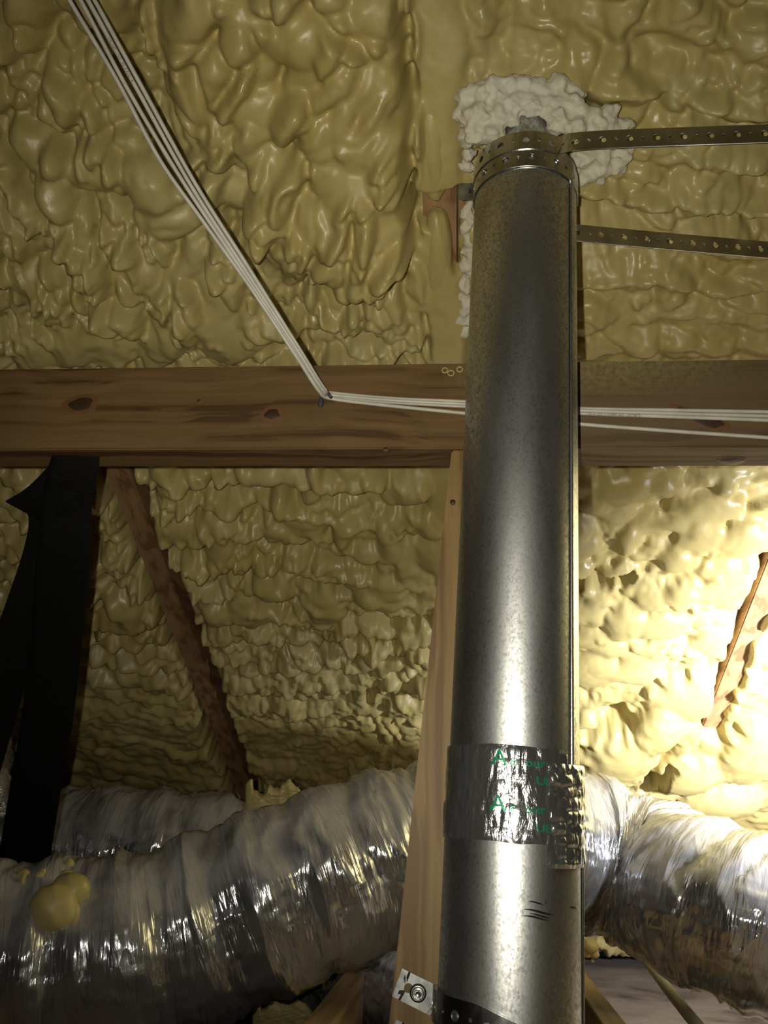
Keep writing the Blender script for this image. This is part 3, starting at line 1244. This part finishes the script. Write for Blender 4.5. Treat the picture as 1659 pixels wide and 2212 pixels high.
def crumb_mass(name, bits, mat, voxel, amp, seed, par=None):
    """crumbly foam: overlapping lumps fused into one skin, then roughened"""
    V, Q, n0 = [], [], 0
    for k, (c, r) in enumerate(bits):
        me = blob_mesh('b', c, r, r*.85, r*.9, None, .35, seed+k, 12)
        co = np.zeros(len(me.vertices)*3, np.float32)
        me.vertices.foreach_get('co', co)
        V.append(co.reshape(-1, 3))
        Q.append(grid_quads(12, 24, True)+n0)
        n0 += len(me.vertices)
        bpy.data.meshes.remove(me)
    me = mesh_np(name, np.vstack(V), np.vstack(Q))
    ob = bpy.data.objects.new(name, me)
    COL.objects.link(ob)
    md = ob.modifiers.new('fuse', 'REMESH')
    md.mode = 'VOXEL'
    md.voxel_size = voxel
    dg = bpy.context.evaluated_depsgraph_get()
    out = bpy.data.meshes.new_from_object(ob.evaluated_get(dg))
    bpy.data.objects.remove(ob)
    n = len(out.vertices)
    co = np.zeros(n*3, np.float32)
    no = np.zeros(n*3, np.float32)
    out.vertices.foreach_get('co', co)
    out.vertices.foreach_get('normal', no)
    co, no = co.reshape(-1, 3), no.reshape(-1, 3)
    d = np.array([mnoise.fractal(Vector(p)*75, .8, 2.1, 4)*.75 - abs(mnoise.noise(Vector(p)*48))*.9 for p in co.tolist()])
    co = co + no*(amp*d)[:, None]
    out.vertices.foreach_set('co', co.astype(np.float32).ravel())
    out.polygons.foreach_set('use_smooth', np.ones(len(out.polygons), bool))
    out.materials.clear()
    out.materials.append(mat)
    out.update()
    return link(name, out, par)


def bits_from(rows):
    out = []
    for px, py, h, rpx in rows:
        p, t = roofpt(px, py, h)
        out.append((p, rpx*t/F))
    return out


rr_ = random.Random(11)
rows = []
for px, py, h, r in [(1010, 205, .03, 26), (1045, 200, .035, 30), (1085, 190, .035, 30), (1125, 190, .03, 32), (1165, 195, .032, 30), (1205, 190, .03, 30), (1240, 200, .028, 28),
                     (1010, 245, .045, 28), (1040, 245, .052, 34), (1035, 285, .06, 34), (1065, 290, .066, 28), (1085, 240, .048, 34), (1120, 225, .046, 34), (1155, 228, .048, 30), (1010, 300, .05, 24),
                     (1200, 225, .045, 34), (1240, 235, .048, 34), (1205, 262, .062, 30), (1235, 275, .066, 30), (1275, 262, .05, 34), (1280, 285, .058, 26), (1310, 255, .042, 30), (1330, 275, .04, 28),
                     (1350, 268, .034, 22), (1105, 258, .056, 18), (1012, 335, .045, 18), (1008, 360, .04, 16),
                     (1265, 335, .03, 32), (1300, 335, .028, 32), (1345, 335, .022, 26), (1290, 365, .026, 32), (1258, 380, .026, 28), (1330, 360, .022, 22), (1262, 400, .018, 20)]:
    rows.append((px, py, h*.82, r))
    for _ in range(2):
        a = rr_.random()*6.28
        rows.append((px+cos(a)*r*.8, py+sin(a)*r*.7, h*.78, r*(.3+.25*rr_.random())))
col = crumb_mass('foam_collar', bits_from(rows), M['foam_white'], .0021, .0042, 501)
tag(col, 'crumbly off-white foam collar packed round the top of the vent pipe', 'foam')
rows = []
for i in range(34):
    y = 440 + i*8.5
    rows.append((1006+12*rr_.random()+(-6 if y > 600 else 0), y, .010+.008*rr_.random(), 9+8*rr_.random()))
rows += [(998, 690, .014, 20), (1000, 715, .012, 18), (1010, 660, .016, 18)]
strip_f = crumb_mass('foam_fillet', bits_from(rows), M['foam_white'], .0018, .003, 521)
tag(strip_f, 'narrow pale ragged foam strip down the left flank of the vent pipe', 'foam')

# ------------------------------------------------------------------ cables
CR = .0019
stp = PY(702, 850, BY-.004)


def cable(label, pts, text=None, tstart=0, tsize=.0034, toward=None):
    p = catmull(pts, 14)
    p, s = resample(p, .004)
    root = thing('cable', p[0], label, 'cable', 'white cables stapled to the tie beam')
    link('jacket', tube_mesh('jacket', p, CR, 12, M['cable'], up=(.3, 1, .2)), root)
    if text:
        for (tx, px) in text:
            # start of the lettering: point of the path closest to image place px
            pr = np.array([[829.5+F*((q-CAM)@RT)/((q-CAM)@FW), 1106-F*((q-CAM)@UP)/((q-CAM)@FW)] for q in p])
            i0 = np.argmin(np.hypot(pr[:, 0]-px[0], pr[:, 1]-px[1]))
            me, co = text_mesh(tx, tsize)
            me.materials.clear()
            me.materials.append(M['ink'])
            out = []
            for x, y, z in co:
                ss = s[i0] + x*1.05
                q = np.array([np.interp(ss, s, p[:, k]) for k in range(3)])
                q2 = np.array([np.interp(ss+.003, s, p[:, k]) for k in range(3)])
                t = (q2-q)/np.linalg.norm(q2-q)
                vw = CAM-q
                vw = vw-(vw@t)*t
                vw /= np.linalg.norm(vw)
                sd_ = np.cross(vw, t)
                an = (y-tsize*.36)/CR
                out.append(q + (CR+.00015)*(cos(an)*vw + sin(an)*sd_))
            me.vertices.foreach_set('co', np.array(out, np.float32).ravel())
            me.update()
            link('printed_lettering', me, root)
    return root


YB = BY-CR
cab = []
# image track of each run: (x, y, Y-plane); the slanting run hangs clear of the foam
def sl_pt(x, y, k):
    d = np.interp(y, [-120, 0, 780, 850], [.70, .715, .835, .85])
    return P(x, y, d+k)


def bm_pt(x, y, o=0.0):
    return PY(x, y, YB-o)


cable('white cable hanging lowest left in the slanting bundle',
      [sl_pt(92, -110, -.004), sl_pt(150, 0, -.004), sl_pt(248, 165, -.004), sl_pt(345, 345, -.004), sl_pt(440, 480, -.003), sl_pt(540, 620, -.002), sl_pt(640, 770, -.004), sl_pt(690, 846, -.004),
       bm_pt(712, 860, .0042), bm_pt(800, 872), bm_pt(1007, 893), bm_pt(1240, 915), bm_pt(1450, 931), bm_pt(1670, 946)])
cable('white cable second from left in the slanting bundle',
      [sl_pt(112, -110, 0), sl_pt(174, 0, 0), sl_pt(280, 200, 0), sl_pt(400, 400, 0), sl_pt(520, 580, .0), sl_pt(640, 762, 0), sl_pt(693, 845, 0),
       bm_pt(715, 857), bm_pt(850, 869), bm_pt(1007, 878), bm_pt(1240, 892), bm_pt(1450, 900), bm_pt(1670, 908)],
      [('TECH (22) U/OR891622 - E275872', (1268, 893))])
cable('white cable printed VALUE LINE, third in the slanting bundle',
      [sl_pt(128, -110, 0), sl_pt(190, 0, 0), sl_pt(300, 200, 0), sl_pt(412, 400, 0), sl_pt(528, 580, 0), sl_pt(646, 762, -.004), sl_pt(697, 842, -.004),
       bm_pt(717, 853, .0042), bm_pt(850, 865, .0038), bm_pt(1007, 873, .0036), bm_pt(1240, 886, .0036), bm_pt(1450, 893, .0036), bm_pt(1670, 899, .0036)],
      [('VALUE LINE  22 AWG  4', (229, 85))])
cable('white cable along the upper right side of the slanting bundle',
      [sl_pt(140, -110, 0), sl_pt(204, 0, 0), sl_pt(313, 200, 0), sl_pt(424, 400, 0), sl_pt(538, 580, 0), sl_pt(652, 762, 0), sl_pt(701, 840, 0),
       bm_pt(720, 849), bm_pt(850, 861), bm_pt(1007, 868), bm_pt(1240, 882), bm_pt(1450, 886), bm_pt(1670, 890)])

st = thing('cable_staple', stp, 'dark grey cable staple pinning the white cables to the beam', 'staple')


def bar(nm, pts, r, par, mat, taper=None, n=14):
    p = catmull(pts, 10)
    rad = None
    if taper is not None:
        k = np.interp(np.linspace(0, 1, len(p)), np.linspace(0, 1, len(taper)), taper)
        rad = np.repeat((r*k)[:, None], n, 1)
    return link(nm, tube_mesh(nm, p, r, n, mat, up=(.2, 1, .1), rad=rad), par)


bar('staple_leg', [PY(697, 838, BY-.001), PY(700, 837, BY-.008), PY(706, 846, BY-.009), PY(714, 857, BY-.009), PY(716, 859, BY-.001)], .0017, st, M['staple'])
bar('staple_tail', [PY(694.5, 849, BY-.008), PY(694, 858, BY-.008), PY(693, 868, BY-.007), PY(692.5, 874, BY-.006), PY(692, 880, BY-.005)], .0016, st, M['staple'], [.8, 1.1, 1.5, 2.0, 1.1])

# ------------------------------------------------------------------ ducts


def duct(name, label, ctl, r, seed, wr=1.0, n=150, step=.006, group='foil flexible ducts'):
    p = catmull([P(*c) for c in ctl], 24)
    p, s = resample(p, step)
    S, T = np.meshgrid(s, np.linspace(0, 2*pi, n, endpoint=False), indexing='ij')
    cx, cy = np.cos(T), np.sin(T)
    # helix sag, gathers running round the tube, crumples
    tw = S + .012*np.sin(T*2+seed) + .02*fbm(cx*1.5+S*3, cy*1.5, seed, 2)
    ringw = -np.abs(np.sin(tw*pi/.105))**.5*.0 + .004*np.sin(tw*2*pi/.105)
    g1 = np.abs(vnoise(tw*34, T*0+cx*.9+seed, seed+1)) * (.6+.4*vnoise(S*8, cx*2+cy, seed+2))
    g2 = np.abs(vnoise(tw*75+.6*cx, cy*1.8+seed, seed+4))
    g3 = np.abs(fbm(S*26+cx*2, cy*5+cx*3, seed+6, 3))
    rad = r + ringw - wr*(.013*g1 + .006*g2 + .005*g3)
    root = thing(name, tuple(p[0]*0 + [p[:, 0].mean(), p[:, 1].mean(), p[:, 2].min()-r]), label, 'duct', group)
    me = tube_mesh('foil_jacket', p, r, n, M['foil'], rad=rad, caps=True)
    uvl = me.uv_layers.new(name='wrap')
    li = np.zeros(len(me.loops), np.int32)
    me.loops.foreach_get('vertex_index', li)
    uv = np.stack([s[li//n]+seed, (li % n)/n*2*pi*r], 1).astype(np.float32)
    # close the wrap without a smear: last column of loops gets the full turn
    ls = np.repeat(np.arange(len(me.polygons)), [len(q.vertices) for q in me.polygons])
    mx = np.zeros(len(me.polygons), np.float32)
    np.maximum.at(mx, ls, uv[:, 1])
    quad = np.array([len(q.vertices) == 4 for q in me.polygons])
    fix = quad[ls] & (mx[ls] > 2*pi*r*.7) & (uv[:, 1] < 2*pi*r*.3)
    uv[fix, 1] += 2*pi*r
    uvl.data.foreach_set('uv', uv.ravel())
    link('foil_jacket', me, root)
    return root, me


dA, meA = duct('flexible_duct', 'big silver foil flexible duct arching across behind the post and vent pipe',
     [(-330, 2110, 1.10), (-100, 2090, 1.16), (100, 2075, 1.20), (250, 2055, 1.22), (420, 2010, 1.26), (650, 1918, 1.31), (850, 1845, 1.38), (980, 1812, 1.43), (1100, 1806, 1.46), (1250, 1834, 1.53),
      (1400, 1888, 1.50), (1520, 1945, 1.40), (1659, 1998, 1.33), (1850, 2060, 1.28)], .140, 1)
dB, meB = duct('flexible_duct', 'silver foil duct lying behind the arching duct at left, right of the black webbing',
     [(-260, 1850, 1.85), (-60, 1850, 1.82), (130, 1848, 1.78), (350, 1852, 1.74), (520, 1880, 1.74), (680, 1960, 1.76), (800, 2060, 1.80)], .142, 11, 1.1)
dC, meC = duct('flexible_duct', 'dark foil duct dropping below the arching duct beside the post foot',
     [(640, 2090, 1.90), (720, 2080, 1.80), (820, 2085, 1.70), (920, 2150, 1.62), (980, 2290, 1.55), (1000, 2420, 1.5)], .105, 21, 1.0)
dD, meD = duct('flexible_duct', 'sliver of upright foil duct at the far left edge',
     [(-88, 1604, 1.62), (-90, 1680, 1.60), (-95, 1760, 1.58), (-100, 1850, 1.56), (-105, 1960, 1.55)], .098, 31, 1.0)

# foam spat on the arching duct
bvhA = BVHTree.FromPolygons([v.co.copy() for v in meA.vertices], [tuple(pl.vertices) for pl in meA.polygons])


def on_duct(px, py):
    r = ray(px, py)
    hit = bvhA.ray_cast(Vector(CAM), Vector(r/np.linalg.norm(r)))
    return (np.array(hit[0]), np.array(hit[1])) if hit[0] else (P(px, py, 1.25), -FW)


def lump(label, bits, seed):
    root = None
    for i, (px, py, rx, ry) in enumerate(bits):
        c, nn = on_duct(px, py)
        k = np.linalg.norm(c-CAM)/F
        me = blob_mesh('foam_bead' if i else 'foam_mass', c - FW*rx*k*.25, rx*k, rx*k*.8, ry*k, M['foam_lump'], .14, seed+i, 20)
        if root is None:
            root = thing('foam_lump', c, label, 'foam lump')
        link('foam_bead' if i else 'foam_mass', me, root)


lump('largest smooth yellow foam lump stuck on the foil duct at left', [(118, 1955, 44, 44), (156, 1918, 36, 30), (186, 1934, 8, 9), (160, 1975, 12, 22), (177, 1913, 12, 12), (146, 1887, 13, 8), (150, 1866, 9, 10)], 60)
lump('small cluster of yellow foam beads beside the black webbing foot', [(54, 1885, 12, 8), (50, 1903, 7, 14), (85, 1890, 8, 7), (93, 1882, 6, 6)], 80)


def ragged(px, py, w, h, d, seed, label):
    c = P(px, py, d)
    k = d/F
    n = 60
    X, Z = np.meshgrid(np.linspace(-1, 1, n), np.linspace(-1, 1, n))
    top = .35+.35*fbm(X[0]*2.2+seed, X[0]*0, seed, 4)-.25*np.abs(X[0])**3 + .35*(X[0] < -.75)
    zz = np.where(Z > 0, Z*top[None, :]*1.5, Z)
    th = .5*np.sqrt(np.clip(1-np.maximum(np.abs(X), np.abs(Z))**4, 0, 1))+.12*fbm(X*5, Z*5, seed, 4)*np.sqrt(np.clip(1-np.maximum(np.abs(X), np.abs(Z))**4, 0, 1))
    fr = c + (X*w*k)[..., None]*RT + (zz*h*k)[..., None]*UP - (th*.022)[..., None]*FW
    bk_ = c + (X*w*k)[..., None]*RT + (zz*h*k)[..., None]*UP + (th*.022)[..., None]*FW
    Q = grid_quads(n, n)
    V = np.vstack([fr.reshape(-1, 3), bk_.reshape(-1, 3)])
    o = link('foam_scrap', mesh_np('foam_scrap', V, np.vstack([Q, Q[:, ::-1]+n*n]), mat=M['foam_lump']))
    tag(o, label, 'foam scrap')


ragged(592, 1722, 62, 46, 1.50, 3, 'torn ragged foam scrap perched on top of the foil duct')
ragged(615, 2195, 70, 50, 1.62, 8, 'pale foam scrap lying below the ducts at the bottom edge')

# foam beads on the right joist
c = PZ(1272, 2052, JZ)
root = thing('foam_lump', (c[0], c[1], JZ), 'knot of yellow foam balls on the end of the right joist', 'foam lump')
for i, (px, py, r) in enumerate([(1274, 2044, 17), (1259, 2056, 9), (1268, 2062, 8), (1284, 2061, 10), (1257, 2046, 8), (1279, 2076, 4)]):
    c = P(px, py, 1.98)
    k = 1.98/F
    link('foam_bead', blob_mesh('foam_bead', c, r*k*1.1, r*k, r*k*.85, M['foam_lump'], .12, 90+i, 16), root)

# conduit lying across the joists
pts = [PZ(1360, 2030, JZ+.02), PZ(1392, 2070, JZ+.014), PZ(1450, 2146, JZ+.012), PZ(1512, 2222, JZ+.012)]
pts.append(pts[-1]+(pts[-1]-pts[-2])*1.2)
cp, _ = resample(catmull(pts, 10), .03)
root = thing('conduit', cp[-1], 'dull grey conduit slanting across the floor under the right duct', 'conduit')
link('conduit_tube', tube_mesh('conduit_tube', cp, .0095, 20, M['conduit']), root)

# ------------------------------------------------------------------ black webbing sling


def ribbon(nm, left, right, th, par, nsub=14):
    l, r = catmull(left, nsub), catmull(right, nsub)
    n = len(l)
    m = 8
    t = np.linspace(0, 1, m)
    G = l[:, None]*(1-t)[None, :, None] + r[:, None]*t[None, :, None]
    du = np.gradient(G, axis=0)
    dv = np.gradient(G, axis=1)
    nn = np.cross(du, dv)
    nn /= (np.linalg.norm(nn, axis=2)[..., None]+1e-9)
    A_, B_ = (G+nn*th/2).reshape(-1, 3), (G-nn*th/2).reshape(-1, 3)
    Q = grid_quads(n, m)
    k = n*m
    side = []
    for i in range(n-1):
        side += [(i*m, (i+1)*m, (i+1)*m+k, i*m+k), (i*m+m-1, i*m+m-1+k, (i+1)*m+m-1+k, (i+1)*m+m-1)]
    for j in range(m-1):
        side += [(j, j+k, j+1+k, j+1), ((n-1)*m+j, (n-1)*m+j+1, (n-1)*m+j+1+k, (n-1)*m+j+k)]
    Q = [tuple(q) for q in Q]+[tuple(q[::-1]+k) for q in Q]+side
    return link(nm, mesh_np(nm, np.vstack([A_, B_]), Q, mat=M['webbing']), par)


web = thing('webbing_sling', P(110, 1870, 1.30), 'black woven webbing sling hanging twisted from the tie beam to the duct', 'webbing strap')
ribbon('front_leg', [P(112, 985, .885), P(100, 1030, .90), (P(88, 1100, .93)), P(78, 1200, .97), P(65, 1400, 1.08), P(45, 1560, 1.17), P(20, 1710, 1.26), P(-6, 1870, 1.36)],
       [P(216, 985, .885), P(208, 1035, .90), P(198, 1100, .93), P(194, 1200, .97), P(176, 1400, 1.08), P(157, 1560, 1.17), P(131, 1710, 1.26), P(104, 1880, 1.38)], .0016, web)
ribbon('fold', [P(118, 985, .895), P(96, 1016, .90), P(55, 1056, .915), P(12, 1083, .93)],
       [P(190, 1000, .90), P(165, 1070, .915), P(130, 1115, .935), P(82, 1121, .95)], .0016, web)
ribbon('rear_leg', [P(14, 1081, .932), P(60, 1110, .95), P(50, 1190, .985), P(5, 1325, 1.04), P(-45, 1470, 1.12), P(-110, 1660, 1.24)],
       [P(100, 1100, .95), P(125, 1118, .955), P(122, 1200, 1.0), P(100, 1330, 1.06), P(55, 1480, 1.14), P(0, 1670, 1.26)], .0016, web)

bpy.context.view_layer.update()
